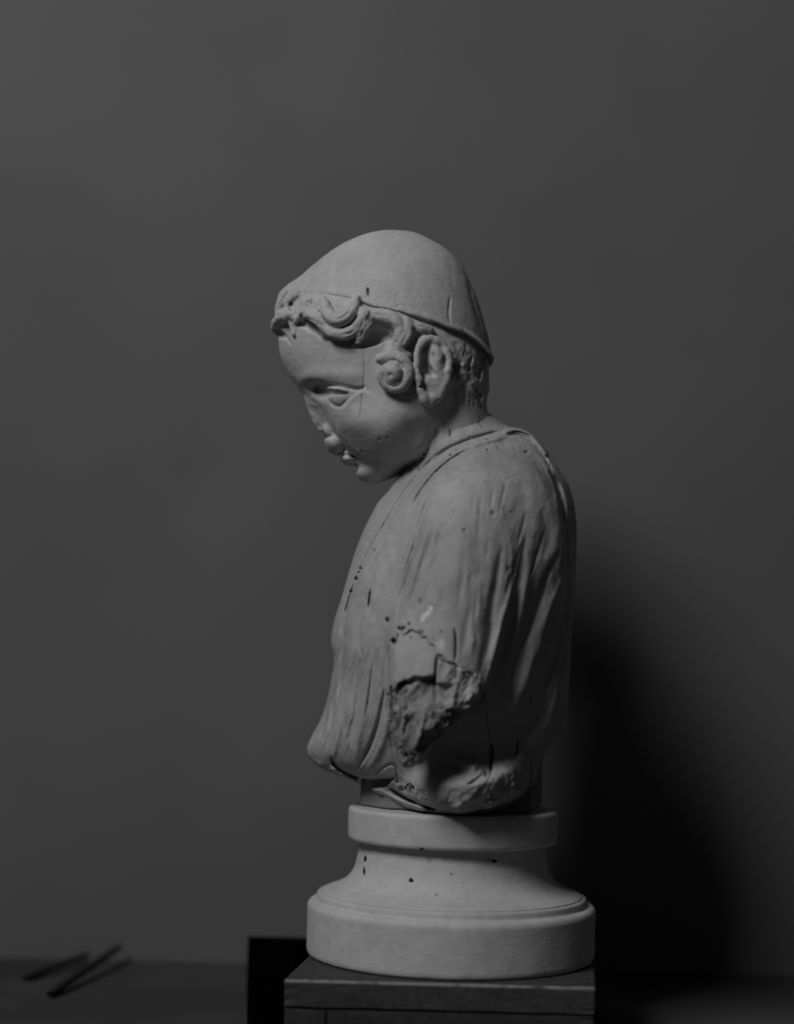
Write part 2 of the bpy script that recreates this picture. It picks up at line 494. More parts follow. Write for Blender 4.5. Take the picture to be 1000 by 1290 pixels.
def wood_mat(name, base, seed=0.0, ztop=None):
    m, nt, b = new_mat(name)
    geo = node(nt, 'ShaderNodeNewGeometry')
    mp = node(nt, 'ShaderNodeMapping'); mp.inputs['Scale'].default_value = (9, 30, 30); mp.inputs['Location'].default_value = (seed, seed, 0)
    nt.links.new(geo.outputs['Position'], mp.inputs['Vector'])
    n = node(nt, 'ShaderNodeTexNoise', i_Scale=3.0, i_Detail=8.0, i_Roughness=0.7, i_Distortion=0.6); nt.links.new(mp.outputs[0], n.inputs['Vector'])
    r = ramp(nt, n.outputs['Fac'], [(0.28, base * 0.6), (0.5, base), (0.75, base * 1.4)])
    n2 = node(nt, 'ShaderNodeTexNoise', i_Scale=120.0, i_Detail=6.0, i_Roughness=0.8); nt.links.new(geo.outputs['Position'], n2.inputs['Vector'])
    r2 = ramp(nt, n2.outputs['Fac'], [(0.32, 0.35), (0.5, 1.0), (0.75, 1.35)])
    c = mixmul(nt, r.outputs[0], r2.outputs[0])
    # rubbed, paler arrises
    pt = ramp(nt, n2.outputs['Fac'], [(0.66, 0.0), (0.8, 0.35)])
    mm = nt.nodes.new('ShaderNodeMix'); mm.data_type = 'RGBA'
    nt.links.new(pt.outputs[0], mm.inputs[0]); nt.links.new(c, mm.inputs[6]); mm.inputs[7].default_value = (base * 4.2, base * 4.2, base * 4.2, 1)
    out_c = mm.outputs[2]
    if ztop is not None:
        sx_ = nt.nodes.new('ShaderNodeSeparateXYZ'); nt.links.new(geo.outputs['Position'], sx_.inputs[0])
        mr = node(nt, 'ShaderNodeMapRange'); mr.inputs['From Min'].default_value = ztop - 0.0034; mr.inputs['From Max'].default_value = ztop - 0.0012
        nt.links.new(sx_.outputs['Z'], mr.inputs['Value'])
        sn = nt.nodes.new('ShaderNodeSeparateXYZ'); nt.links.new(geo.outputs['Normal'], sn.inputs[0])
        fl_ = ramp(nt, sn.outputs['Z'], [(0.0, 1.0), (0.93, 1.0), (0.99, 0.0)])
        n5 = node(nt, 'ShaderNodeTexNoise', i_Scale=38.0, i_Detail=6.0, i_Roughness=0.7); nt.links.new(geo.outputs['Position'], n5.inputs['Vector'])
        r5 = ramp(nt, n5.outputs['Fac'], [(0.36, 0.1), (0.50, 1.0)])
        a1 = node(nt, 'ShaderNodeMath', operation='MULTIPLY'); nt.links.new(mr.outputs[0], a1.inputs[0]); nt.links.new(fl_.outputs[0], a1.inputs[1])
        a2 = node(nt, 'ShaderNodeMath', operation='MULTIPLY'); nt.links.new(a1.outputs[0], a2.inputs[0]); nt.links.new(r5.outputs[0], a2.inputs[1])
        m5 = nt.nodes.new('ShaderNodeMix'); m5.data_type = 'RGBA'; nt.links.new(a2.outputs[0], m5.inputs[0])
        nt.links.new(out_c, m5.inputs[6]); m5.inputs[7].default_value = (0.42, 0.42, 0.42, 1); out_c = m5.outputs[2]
    nt.links.new(out_c, b.inputs['Base Color']); b.inputs['Roughness'].default_value = 0.75
    bp = node(nt, 'ShaderNodeBump'); bp.inputs['Strength'].default_value = 0.5; bp.inputs['Distance'].default_value = 0.0015
    ad = node(nt, 'ShaderNodeMath', operation='ADD'); nt.links.new(n.outputs['Fac'], ad.inputs[0]); nt.links.new(n2.outputs['Fac'], ad.inputs[1])
    nt.links.new(ad.outputs[0], bp.inputs['Height']); nt.links.new(bp.outputs[0], b.inputs['Normal'])
    return m

def cloth_mat(name, base, var=0.08):
    m, nt, b = new_mat(name)
    geo = node(nt, 'ShaderNodeNewGeometry')
    n = node(nt, 'ShaderNodeTexNoise', i_Scale=3.0, i_Detail=5.0); nt.links.new(geo.outputs['Position'], n.inputs['Vector'])
    r = ramp(nt, n.outputs['Fac'], [(0.3, base * (1 - var)), (0.7, base * (1 + var))])
    nt.links.new(r.outputs[0], b.inputs['Base Color']); b.inputs['Roughness'].default_value = 0.95
    b.inputs['Specular IOR Level'].default_value = 0.1
    n2 = node(nt, 'ShaderNodeTexNoise', i_Scale=900.0, i_Detail=2.0); nt.links.new(geo.outputs['Position'], n2.inputs['Vector'])
    bp = node(nt, 'ShaderNodeBump'); bp.inputs['Strength'].default_value = 0.25; bp.inputs['Distance'].default_value = 0.0006
    nt.links.new(n2.outputs['Fac'], bp.inputs['Height']); nt.links.new(bp.outputs[0], b.inputs['Normal'])
    return m

# ----------------------------------------------------------------- setting
WALL_D = 430.0; TABLE_Y = 1300.0
def grid_mesh(name, gx, gy, gd, mat):
    v = to_world(np.stack([gx, gy, gd], -1).reshape(-1, 3))
    nx, n = gx.shape; i, j = np.meshgrid(np.arange(nx - 1), np.arange(n - 1), indexing='ij')
    a = (i * n + j).ravel(); q = np.stack([a, a + 1, a + n + 1, a + n], -1)
    return link(name, np_mesh(name, v, q), mat)
def backdrop():
    xs = np.r_[np.linspace(-2500, -60, 30), np.linspace(-50, 300, 90), np.linspace(320, 3200, 60)]
    ys = np.r_[np.linspace(-1800, 1080, 50), np.linspace(1090, TABLE_Y + 30, 70)]
    gx, gy = np.meshgrid(xs, ys, indexing='ij')
    gd = WALL_D + 3.0 * np.sin(gx / 260 + 0.6 * np.sin(gy / 700)) + 1.5 * np.sin(gx / 97 + gy / 800)
    o = grid_mesh('backdrop', gx, gy, gd, cloth_mat('grey_backdrop_cloth', 0.142, 0.08)); tag(o, kind='structure')
    ds = np.r_[np.linspace(-1200, -160, 12), np.linspace(-150, WALL_D + 30, 110)]
    gx, gd = np.meshgrid(xs, ds, indexing='ij'); gy = np.full(gx.shape, TABLE_Y)
    gy = gy - 3 * np.exp(-((gd - WALL_D) / 30) ** 2)
    o = grid_mesh('tabletop', gx, gy, gd, cloth_mat('dark_tabletop', 0.062, 0.3)); tag(o, kind='structure')
backdrop()

# ----------------------------------------------------------------- wooden block
def prism_box(plan, y0, y1, bev=1.2, sub=1, seed=1):
    """plan: four (X, D) corners; box between heights y0 (top) and y1 with worn edges"""
    import bmesh
    bm = bmesh.new()
    top = [bm.verts.new(W(x, y0, d)) for x, d in plan]; bot = [bm.verts.new(W(x, y1, d)) for x, d in plan]
    bm.faces.new(top); bm.faces.new(bot[::-1])
    for i in range(len(plan)):
        j = (i + 1) % len(plan); bm.faces.new((top[j], top[i], bot[i], bot[j]))
    bmesh.ops.recalc_face_normals(bm, faces=bm.faces)
    bmesh.ops.subdivide_edges(bm, edges=bm.edges, cuts=14, use_grid_fill=True)
    rs = random.Random(seed)
    for v in bm.verts:
        sharp = sum(1 for e in v.link_edges if len(e.link_faces) == 2 and e.calc_face_angle() > 0.5)
        if sharp:
            c = Vector((0, 0, 0))
            for f in v.link_faces: c += f.normal
            v.co -= c.normalized() * S * rs.uniform(0, 0.55)
    ed = [e for e in bm.edges if len(e.link_faces) == 2 and e.calc_face_angle() > 0.5]
    bmesh.ops.bevel(bm, geom=ed, offset=bev * S, segments=2, affect='EDGES', clamp_overlap=True)
    me = bpy.data.meshes.new('board'); bm.to_mesh(me); bm.free()
    return me

def block():
    df = -188.0
    y0 = at(553, 1238, df)[1]
    xl = at(358, 1232, df)[0]; xr = at(749, 1243, df)[0]
    YT = y0
    # slightly out of square, as in the picture
    k = (F - 48) / F
    xb_l = at(386, 1204, -48)[0]; xb_r = at(747.5, 1211, -48)[0]
    def back(x0, x1): return x0 + (x1 - x0) * (188 + 185) / 140.0
    plan = [(xl, df), (xr, df - 6), (back(xr, xb_r), 185.0), (back(xl, xb_l), 190.0)]
    h1 = 32.0
    t = thing('wooden_block', W(553, TABLE_Y, 0), 'dark scuffed wooden block stacked of boards under the round socle', 'wooden block')
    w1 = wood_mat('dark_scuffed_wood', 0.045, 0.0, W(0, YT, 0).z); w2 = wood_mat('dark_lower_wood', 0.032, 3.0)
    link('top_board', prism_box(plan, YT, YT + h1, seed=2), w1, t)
    xm = at(411, 1280, df)[0]
    lp = [(xl + .8, df + 1), (xm - .5, df + 1), (xm + 20, 188), (plan[3][0], 188)]
    rp = [(xm + .5, df + 0.4), (xr - 1, df - 5), (plan[2][0] - 1, 184), (xm + 21.2, 184)]
    link('lower_board', prism_box(lp, YT + h1 + 0.8, TABLE_Y, seed=3), w2, t)
    link('lower_board', prism_box(rp, YT + h1 + 0.8, TABLE_Y, seed=4), w2, t)
    return YT
BLOCK_Y = block()
def dark_patch_standin():
    bm_ = cloth_mat('patch_black', 0.002); bm_.node_tree.nodes['Principled BSDF'].inputs['Specular IOR Level'].default_value = 0  # near-black, for an added shape standing in for a shadow-like patch
    streak_m = cloth_mat('dark_streak', 0.036)
    xa, ya = at(313, 1228, -40); xb, yb = at(312, 1200, 150)
    xg = at(359, 1212, -40)[0]; xh = at(404, 1200, 246)[0]
    plan = [(xa, -40), (xg + 8, -40), (at(392, 1200, 196)[0] - 12, 196), (xh, 200), (xh, 246), (at(312, 1200, 246)[0], 246)]
    t = thing('dark_patch_standin', W(xa + 22, TABLE_Y, 55), 'added black box shape standing in for a shadow-like patch left of the wooden block', 'shadow stand-in')
    link('patch_body', prism_box(plan, ya + 6.5, TABLE_Y, seed=12), bm_, t)
    link('lid', prism_box(plan, ya, ya + 6, seed=13), bm_, t)  # top slice of the same added shape
    for (a, da, b, db, r), lb in zip((((152, 1192), 412, (62, 1264), 150, 7), ((112, 1202), 412, (30, 1244), 262, 6)),  # rods added to stand in for soft, shadow-like streaks
                                     ('longer thin rod added for a shadow-like dark streak near the lower left corner', 'shorter thin rod added for a second shadow-like dark streak at the far left')):
        p0 = np.array([*at(*a, da), da]); p1 = np.array([*at(*b, db), db]); p1[1] = TABLE_Y - r
        P_ = np.linspace(p0, p1, 12); ax_ = (p1 - p0) / np.linalg.norm(p1 - p0)
        u_ = np.cross(ax_, [0, 0, 1.0]); u_ /= np.linalg.norm(u_); w_ = np.cross(ax_, u_)
        n = 14; vv = []
        for k, c in enumerate(P_):
            rr = r * (0.55 if k in (0, 11) else 1.0 - 0.25 * (1 - k / 11))
            for q in range(n):
                th = 2 * math.pi * q / n; vv.append(c + rr * (math.cos(th) * u_ + math.sin(th) * w_))
        i, j = np.meshgrid(np.arange(11), np.arange(n), indexing='ij'); j2 = (j + 1) % n
        Q = np.stack([i * n + j, i * n + j2, (i + 1) * n + j2, (i + 1) * n + j], -1).reshape(-1, 4)
        tag(link('streak_rod', np_mesh('streak_rod', to_world(np.array(vv)), Q), streak_m), lb, 'stick')
dark_patch_standin()

# ----------------------------------------------------------------- socle (turned stone base)
def lathe(profile, cx, cd, n=160, wob=0.0, chip=None):
    prof = np.array(profile, float); m = len(prof)
    th = np.linspace(0, 2 * np.pi, n, endpoint=False)
    r = prof[:, 0][:, None]; y = prof[:, 1][:, None]
    rr = r + wob * vnoise(np.cos(th)[None, :] * r + 300, y + 0 * th, np.sin(th)[None, :] * r, 22.0)
    if chip: rr = rr - 2.2 * np.maximum(0, vnoise(np.cos(th)[None, :] * r + 90, y + 0 * th, np.sin(th)[None, :] * r, 7.0, 3) - 0.35) * chip(y)
    X = cx + rr * np.cos(th); D = cd + rr * np.sin(th); Y = np.broadcast_to(y, X.shape)
    v = to_world(np.stack([X, Y, D], -1).reshape(-1, 3))
    i, j = np.meshgrid(np.arange(m - 1), np.arange(n), indexing='ij'); j2 = (j + 1) % n
    q = np.stack([i * n + j, i * n + j2, (i + 1) * n + j2, (i + 1) * n + j], -1).reshape(-1, 4)
    return v, q
def dense(pts, step=3.0):
    P = np.array(pts, float); out = [P[0]]
    for a, b in zip(P[:-1], P[1:]):
        k = max(1, int(np.hypot(*(b - a)) / step))
        for t in np.linspace(0, 1, k + 1)[1:]: out.append(a * (1 - t) + b * t)
    return np.array(out)
u0, v0 = unroll(566.5, 1204)
SOC_X = float(u0)
dY = BLOCK_Y - 1.0
def socle():
    t = thing('stone_socle', W(SOC_X, dY, 0), 'round turned pale stone socle with waisted neck standing on the wooden block', 'pedestal')
    Yb = dY
    k = Yb - 1204.0
    drum = [(0.5, Yb), (177.5, Yb), (179.5, Yb - 1.5), (180.5, Yb - 6)] + [(180.5, Yb - 6 - i * 4) for i in range(1, 13)] + \
           [(180.5, 1146 + k), (180, 1142.5 + k), (178, 1139.5 + k), (175.5, 1138 + k), (170.5, 1137.3 + k), (169.6, 1136.5 + k), (169.3, 1134 + k),
            (169.0, 1130.5 + k), (168.0, 1128.6 + k), (166, 1127.6 + k), (100, 1127.3 + k), (0.5, 1127.3 + k)]
    waist = [(100, 1128.2 + k), (163.5, 1128.0 + k)] + [tuple(p) for p in crspline([(164.0, 1126.4 + k), (157, 1123.6 + k), (145, 1119 + k), (133.5, 1112 + k), (125.5, 1102.5 + k), (121, 1092 + k), (118.3, 1078 + k), (117.4, 1066 + k), (117.4, 1060 + k)], 6)] + [(117.4, 1056 + k), (0.5, 1056 + k)]
    ytop = 1015.5
    disc = [(0.5, 1059.5 + k), (119, 1060.0 + k), (128.5, 1060.8 + k), (130.7, 1059.3 + k), (131.4, 1056 + k), (131.5, 1040), (131.4, ytop + 4), (130.2, ytop + 1.2), (127.5, ytop), (0.5, ytop)]
    for nm, pr, wob in (('base_drum', drum, 0.35), ('waist', waist, 0.3), ('top_disc', disc, 0.4)):
        ys_e = (pr[0][1], pr[-1][1])
        v, q = lathe(dense(pr[::-1], 2.0), SOC_X, 0, 420, wob, lambda yy: np.exp(-((yy - max(ys_e)) / 3) ** 2) + 0.7 * np.exp(-((yy - (1139.5 + k)) / 2.5) ** 2))
        me = np_mesh(nm, v, q)
        link(nm, me, socle_stone, t)
    wp = np.array(waist[2:-2]); rs_ = np.random.RandomState(3)
    def spot(sx, sy, rx, ry, prof, name='paint_spot'):
        fr = lambda X, Y, D: np.hypot(X - SOC_X, D) - np.interp(Y, prof[::-1, 1], prof[::-1, 0])
        th = np.linspace(0, 2 * np.pi, 12, endpoint=False); w_ = rs_.uniform(.6, 1.15, 12)
        ax_ = np.r_[sx, sx + rx * w_ * np.cos(th)]; ay_ = np.r_[sy, sy + ry * w_ * np.sin(th)]
        Ds, _ = surfD(fr, ax_, ay_); Ds = Ds - 0.7
        X, Y = at(ax_, ay_, Ds); V_ = to_world(np.stack([X, Y, Ds], -1))
        q = np.array([[0, 1 + i, 1 + (i + 1) % 12, 1 + (i + 1) % 12] for i in range(12)])
        me = bpy.data.meshes.new(name); me.from_pydata(V_.tolist(), [], [tuple(r_[:3]) for r_ in q.tolist()])
        link(name, me, black_paint, t)
    for a_ in ((460, 1081, 2.0, 5), (458.5, 1097, 1.8, 6), (518, 1109, 3, 3), (622, 1085, 4, 2.2), (615, 1083, 1.5, 1.5), (568, 1101, 1.2, 1), (549, 1127, 1.8, .8)):
        spot(*a_, wp)
    dp = np.array([(131.5, 1010.0), (131.5, 1059.0)])[::-1]; spot(531, 1069.5, 3.2, 1.6, dp)
    return ytop
DISC_Y = socle()

exec_head = True
# ----------------------------------------------------------------- painted maps for the bust
hd = Paint()      # head relief (+ raises)
td = Paint()      # torso relief
dirt = Paint()    # dark cracks and pits
chalk = Paint()   # fresh white chips
rough = Paint()   # broken, rough stone

def crack(p, w=1.1, depth=5, dk=0.9, which=td, taper=0.3):
    which.stroke(p, w * 1.25, -depth, taper); dirt.stroke(p, w, dk, taper, mode='max', jit=0.25)
def pit(x, y, r, dk=0.85, which=td, depth=2.0, ry=None):
    which.blob(x, y, r, ry or r, -depth); dirt.blob(x, y, r, ry or r, dk, mode='max', sharp=3)

RIM = np.array([(330, 372), (352, 373), (362, 368), (380, 366), (400, 368), (416, 371), (436, 374), (452, 379), (470, 386), (500, 392), (522, 398), (548, 406), (566, 414), (585, 420), (600, 431), (612, 443), (622, 456), (640, 470)], float)
rimf = lambda x: np.interp(x, RIM[:, 0], RIM[:, 1])

HEADP = [(351, 375), (352, 392), (351, 410), (351, 430), (354, 452), (361, 468), (368.6, 481), (376, 491), (383, 500), (391, 510), (402, 521), (412, 535), (421, 549),
         (431, 562), (441, 572), (451, 581), (459, 590), (466, 597), (477, 602), (490, 602), (500, 598), (512, 596),
         (520, 612), (528, 660), (570, 690), (612, 660), (634, 600), (634, 560), (628, 540), (618, 527), (614, 518), (613, 503), (616, 494), (617.5, 474), (617.5, 458), (617, 436), (611, 413), (602, 382), (592, 358),
         (582, 338), (565, 319), (544, 306), (524, 296.5), (500, 293), (476, 294.5), (449, 302), (422, 316), (398, 334.6), (378, 351.6), (361, 362)]
hp = crspline(np.array(HEADP), 5, True); hp = np.stack(unroll(hp[:, 0], hp[:, 1]), -1)
HU = inflate(hp, 1.52)

capm = Paint(); capm.A += 130.0
def setcap(pts, val, soft):
    p = crspline(np.array(pts, float), 6, True)
    m = Paint(); m.fill(p, 1.0, soft, False)
    capm.A = capm.A * (1 - m.A) + val * m.A
def setcap_ramp(pts, ridge, a, b, c, soft):
    p = crspline(np.array(pts, float), 6, True); m = Paint(); m.fill(p, 1.0, soft, False)
    rp = crspline(np.array(ridge, float), 6)
    sj, si, gx, gy = m.win(p[:, 0].min() - 20, p[:, 1].min() - 20, p[:, 0].max() + 20, p[:, 1].max() + 20)
    d, _ = seg_dist(gx, gy, rp); v = np.minimum(a + b * d + c * d * d, 130)
    mm = m.A[sj, si]; capm.A[sj, si] = capm.A[sj, si] * (1 - mm) + v * mm
CAPG = capm.grid()
def near(X, Y, D):
    return proj(X, Y, -np.abs(D))

rs0 = np.random.RandomState(5)
# ---- head relief
# temples / brow / eye
hd.stroke([(372, 478), (392, 474), (415, 473), (440, 474), (462, 474)], 10, 2.4)            # brow ridge
hd.blob(400, 491, 13, 8, -9, 25)                                                         # deep inner corner
hd.stroke([(394, 487), (408, 490), (418, 499)], 6, -5)
hd.blob(428, 497, 24, 12, -4.5, 8)                                                          # socket
hd.blob(430, 497, 17, 11, 5, 10)                                                          # eyeball
hd.stroke([(409, 490), (418, 489.5), (430, 490), (440, 493.5)], 3.0, 3.6, 0.28, 2.4)   # upper lid
hd.stroke([(409, 485.5), (425, 485.5), (440, 488.5), (452, 490), (462, 486)], 2.3, -4.2, 0.2)    # lid crease
hd.stroke([(410, 496), (425, 497), (440, 496)], 1.5, -1.3, 0.3)
hd.fill([(431, 514), (438, 505), (446, 498), (456, 492), (475, 498), (480, 545), (425, 545)], 2.2, 3.2, False, fade=lambda x, y: np.exp(-np.maximum(0, (x - 433) * .63 + (y - 512) * .78) / 12))                            # lower edge of lid
hd.stroke([(412, 499), (416, 506), (422, 511), (429, 512), (435, 507), (441, 500)], 2.4, -2.0, 0.3)
hd.blob(425, 503, 9, 6.5, 1.5, 0)
# nose: broken wedge, cheek stands in front of the muzzle
hd.stroke([(404, 549), (412, 551), (419, 549)], 2.2, -3, 0.2)
hd.stroke([(424, 571), (431, 573), (440, 574), (447, 577)], 2.2, -3.2, 0.2)
hd.blob(447, 575, 7, 5, -3, 30)
hd.stroke([(438, 590), (447, 591), (458, 585)], 3.5, -2, 0.2)
                                                          # chin
hd.stroke([(440, 577), (448, 586), (462, 583), (480, 584)], 8, -3)
hd.blob(480, 545, 46, 38, 13, 25)                                                         # full cheek
hd.blob(500, 520, 36, 36, 5)
hd.blob(445, 530, 20, 18, 5, 20)
hd.blob(535, 545, 30, 16, -5)
hd.stroke([(503, 604), (518, 590), (534, 572), (546, 552), (553, 530)], 7, -8, 0.25)
hd.blob(560, 530, 18, 26, -6, 20)
for x, y in ((517, 592), (522, 585), (528, 582), (534, 572), (539, 566), (527, 590), (531, 578)): pit(x, y, rs0.uniform(.8, 2.0), .8, hd, ry=rs0.uniform(1, 2.6))
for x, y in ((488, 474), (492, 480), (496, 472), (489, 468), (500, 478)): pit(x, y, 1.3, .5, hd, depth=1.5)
# seam lines in the face
for p in ([(458, 440), (459, 470), (456, 500), (453, 530)],):
    hd.stroke(p, 0.9, -1.1, 0.1); dirt.stroke(p, 0.7, 0.28, 0.1, mode='max')
pit(478, 553, 1.5, 0.6, hd); pit(488, 551, 1.6, 0.35, hd); pit(457, 569, 2.2, 0.25, hd, ry=1.3)
# cap relief
hd.stroke([(567, 372), (565, 395), (567, 408)], 1.6, -1.4); hd.stroke([(588, 350), (599, 392), (609, 420)], 2.4, -1.2)
hd.stroke([(380, 354), (430, 340), (470, 352), (520, 340)], 14, 1.2); hd.blob(520, 345, 40, 30, 1.5)
hd.stroke([(463, 363), (464, 372)], 1.2, -3, 0.2); dirt.stroke([(463.5, 361), (463.8, 374)], 1.5, 0.95, 0.3, mode='max')
dirt.stroke([(465, 389), (464.5, 398), (463, 407)], 1.6, 0.95, 0.3, mode='max'); hd.stroke([(465, 391), (463, 405)], 1.3, -3, 0.2)
hd.fill([(350, 376), (380, 368), (416, 374), (455, 384), (462, 400), (448, 420), (425, 424), (405, 412), (385, 398), (366, 398), (352, 406)], 4.0, 4)
hd.fill([(458, 388), (490, 395), (522, 403), (532, 420), (516, 440), (500, 442), (502, 426), (488, 414), (470, 413), (460, 428), (450, 426)], 4.5, 3)
hd.blob(493, 472, 14, 13, 7)
# hair behind the ear: shaggy locks
rs = np.random.RandomState(7)
for i in range(26):
    x = rs.uniform(568, 616); y = rs.uniform(440, 490); a = rs.uniform(-0.5, 0.5)
    hd.stroke([(x, y), (x + 3 * a + rs.uniform(-3, 3), y + 10), (x + 8 * a, y + rs.uniform(14, 24))], rs.uniform(1.8, 3.2), rs.uniform(-3.4, 3.0))
hd.stroke([(573, 455), (575, 475)], 5, -6); hd.stroke([(580, 460), (582, 478)], 2.5, -4)
for x in (590, 599, 604, 594): hd.stroke([(x, 485), (x - 1, 500), (x - 2, 515)], 1.6, rs.uniform(-2, 2))
for x, y, l in ((605, 510, 6), (600, 490, 3)): crack([(x, y), (x, y + l)], 0.9, 2, 0.8, hd)
hd.blob(560, 505, 22, 30, -7, 20)                                                         # hollow behind the jaw
# ear hollow
# curls: 3-D tubes riding on the head surface: (sx, sy, radius, lift)
CURLS = [
    [(408, 378, 5, 4), (411, 390, 6.5, 6), (417, 399, 7.5, 8), (427, 403, 8, 9), (438, 398, 7, 8), (445, 389, 6.5, 6), (448, 378, 5, 3)],
    [(409, 412, 5, 2), (420, 419, 6.5, 4), (434, 421, 7, 4), (447, 415, 6, 4), (455, 402, 4.5, 3), (457, 390, 3.5, 1)],
    [(382, 393, 5, 4), (391, 397, 6.5, 5), (401, 402, 7, 4), (408, 411, 6, 2), (411, 423, 4, 0)],
    [(397, 378, 6, 2), (405, 388, 6, 2), (398, 393, 5, 1)],
    [(383, 371, 4, 2), (382, 385, 4, 3), (380, 397, 4, 3), (375, 404, 3.5, 2)],
    [(391, 372, 3.6, 2), (389, 384, 4.5, 3), (386, 394, 4, 2)],
    [(374, 371, 4.5, 2), (366, 378, 4.5, 4), (363, 388, 4.5, 3), (369, 396, 4.5, 3), (374, 404, 4, 1)],
    [(400, 372, 4, 2), (405, 380, 5, 2), (396, 388, 5, 2)],
    [(359, 372, 5, 2), (354, 383, 5, 2), (352, 394, 5, 2), (359, 398, 4, 2)],
    [(368, 399, 5, 3), (360, 398, 7, 4), (351, 404, 6.5, 4), (346, 413, 4, 4)],
    [(366, 400, 4, 3), (369, 410, 3.5, 2), (371, 420, 3, 1)],
    [(459, 400, 3, 2), (456, 416, 4, 3), (450, 430, 3.5, 0)],
    [(458, 395, 5, 1), (468, 396, 7, 3), (480, 398, 8, 4), (494, 402, 8, 5), (503, 412, 7, 4), (503, 424, 6, 3), (497, 437, 4.5, 2)],
    [(466, 400, 5, 1), (462, 412, 5, 2), (454, 430, 3, 0)],
    [(500, 400, 6, 1), (512, 408, 7, 3), (513, 420, 6.5, 4), (507, 431, 6, 3), (500, 443, 5, 1)],
    [(518, 408, 6, 1), (528, 414, 6, 2), (540, 418, 6, 2)],
    [(478, 452, 3.5, 2), (490, 450, 5, 5), (503, 452, 6, 7), (512, 461, 6.5, 7), (513, 474, 6.5, 7), (505, 486, 6.5, 7), (493, 488, 5.5, 7), (483, 481, 5, 7), (481, 470, 4.5, 7), (488, 463, 4, 7)],
    [(490, 467, 9, 4), (495, 471, 11.5, 3), (494, 477, 10, 3)],
    [(492, 442, 5, 1), (505, 444, 5, 2), (514, 448, 4, 2)],
]
CARVE = [
    [(448, 436, 3, 0), (458, 432, 6.5, -2), (470, 427, 9, -3), (481, 424, 8, -3), (490, 427, 5, 0)],
    [(505, 443, 3, 0), (512, 437, 6, -2), (519, 430, 6, -2), (525, 422, 4, 0)],
    [(519, 438, 4.5, -1), (520.5, 458, 4, -1), (521, 482, 3.2, 0)],
    [(411, 375, 2.6, 4), (422, 377, 3.6, 4), (434, 380, 2.6, 4)],
    [(389, 374, 1.6, 3), (392, 384, 1.4, 4)], [(400, 374, 1.6, 3), (399, 384, 1.6, 3)], [(366, 381, 2.2, 3), (368, 389, 2.6, 3)], [(356, 386, 1.6, 3), (358, 392, 1.6, 3)],
    [(422, 410, 2, 3), (432, 411, 4, 3), (443, 407, 4, 3), (450, 397, 2, 3)],
    [(420, 428, 1.5, 0), (432, 432, 2.5, 0), (446, 428, 3, 0), (452, 420, 2, 0)],
    [(392, 398, 1.2, 0), (400, 396, 1.6, 0), (407, 391, 1.6, 0)],
    [(502, 385, 1, 0), (502, 386, 1, 0)],
    [(343, 419, 4, 0), (351, 420, 5.5, 3), (358, 424, 3.5, 3), (364, 432, 2, 2)],
    [(377, 408, 3, 1), (386, 411, 4, 2), (396, 417, 3.2, 1), (402, 423, 2, 0)],
]

def base_head(X, Y, D):
    f = f_inflate(HU, X, Y, D)
    return f
HG = hd.grid()
hg = Paint()
for c in CURLS:
    a = np.array(c, float); p = crspline(a, 5); tg = np.gradient(p[:, :2], axis=0)
    nn = np.stack([-tg[:, 1], tg[:, 0]], -1); nn /= np.linalg.norm(nn, axis=1)[:, None] + 1e-9
    rg_ = np.random.RandomState(int(c[0][0] * 3 + c[0][1]))
    for o_ in rg_.uniform(-0.75, 0.75, 3):
        q = p[:, :2] + nn * (o_ + 0.25 * np.sin(np.linspace(0, rg_.uniform(2, 6), len(p)))[:, None]) * p[:, 2:3]
        i0 = rg_.randint(0, max(1, len(q) // 2)); i1 = i0 + rg_.randint(len(q) // 3, len(q))
        q = q[i0:i1:4]
        if len(q) > 1: hg.stroke(q, rg_.uniform(0.8, 1.6), rg_.uniform(-1.5, -0.3), 0.4)
for i in range(150):
    x = rs.uniform(345, 530); y = rs.uniform(370, 440); hg.blob(x, y, rs.uniform(1, 3), rs.uniform(1, 3), rs.uniform(-.7, .5))
HGR = hg.grid()
def e3(sx, sy, D, r, rot, X, Y, Z):
    c = at(sx, sy, D); return ell_sdf((float(c[0]), float(c[1]), D), r, X, Y, Z, rot=rot)
def plane(sx, sy, D, n, X, Y, Z):
    c = at(sx, sy, D); n = np.array(n, float); n /= np.linalg.norm(n)
    return (X - c[0]) * n[0] + (Y - c[1]) * n[1] + (Z - D) * n[2]
def muzzle(f, X, Y, Z):
    nose = e3(409, 527, 0, (38, 15, 24), 57, X, Y, Z)
    nose = smax(nose, plane(406, 527, -17, (-.62, .46, -.66), X, Y, Z) + 0.9 * vnoise(X, Y, Z, 6.0, 90), 1.2)
    nose = smax(nose, plane(408, 543.5, 0, (.30, .95, 0), X, Y, Z) + 0.7 * vnoise(X, Y, Z, 5.0, 91), 1.5)
    wing = e3(416, 541, -15, (9, 8, 8), 40, X, Y, Z)
    nose = smin(nose, smax(wing, plane(414, 547, -15, (.30, .95, 0), X, Y, Z), 1.5), 4)
    lip = e3(421, 560, 0, (15, 10, 27), 52, X, Y, Z)
    low = e3(440, 579, 0, (12, 7.5, 21), 35, X, Y, Z)
    chin = e3(467, 592, 0, (20, 17.5, 27), 15, X, Y, Z)
    f = smin(f, nose, 8); f = smin(f, lip, 4); f = smin(f, low, 3.0); f = smin(f, chin, 7)
    return f
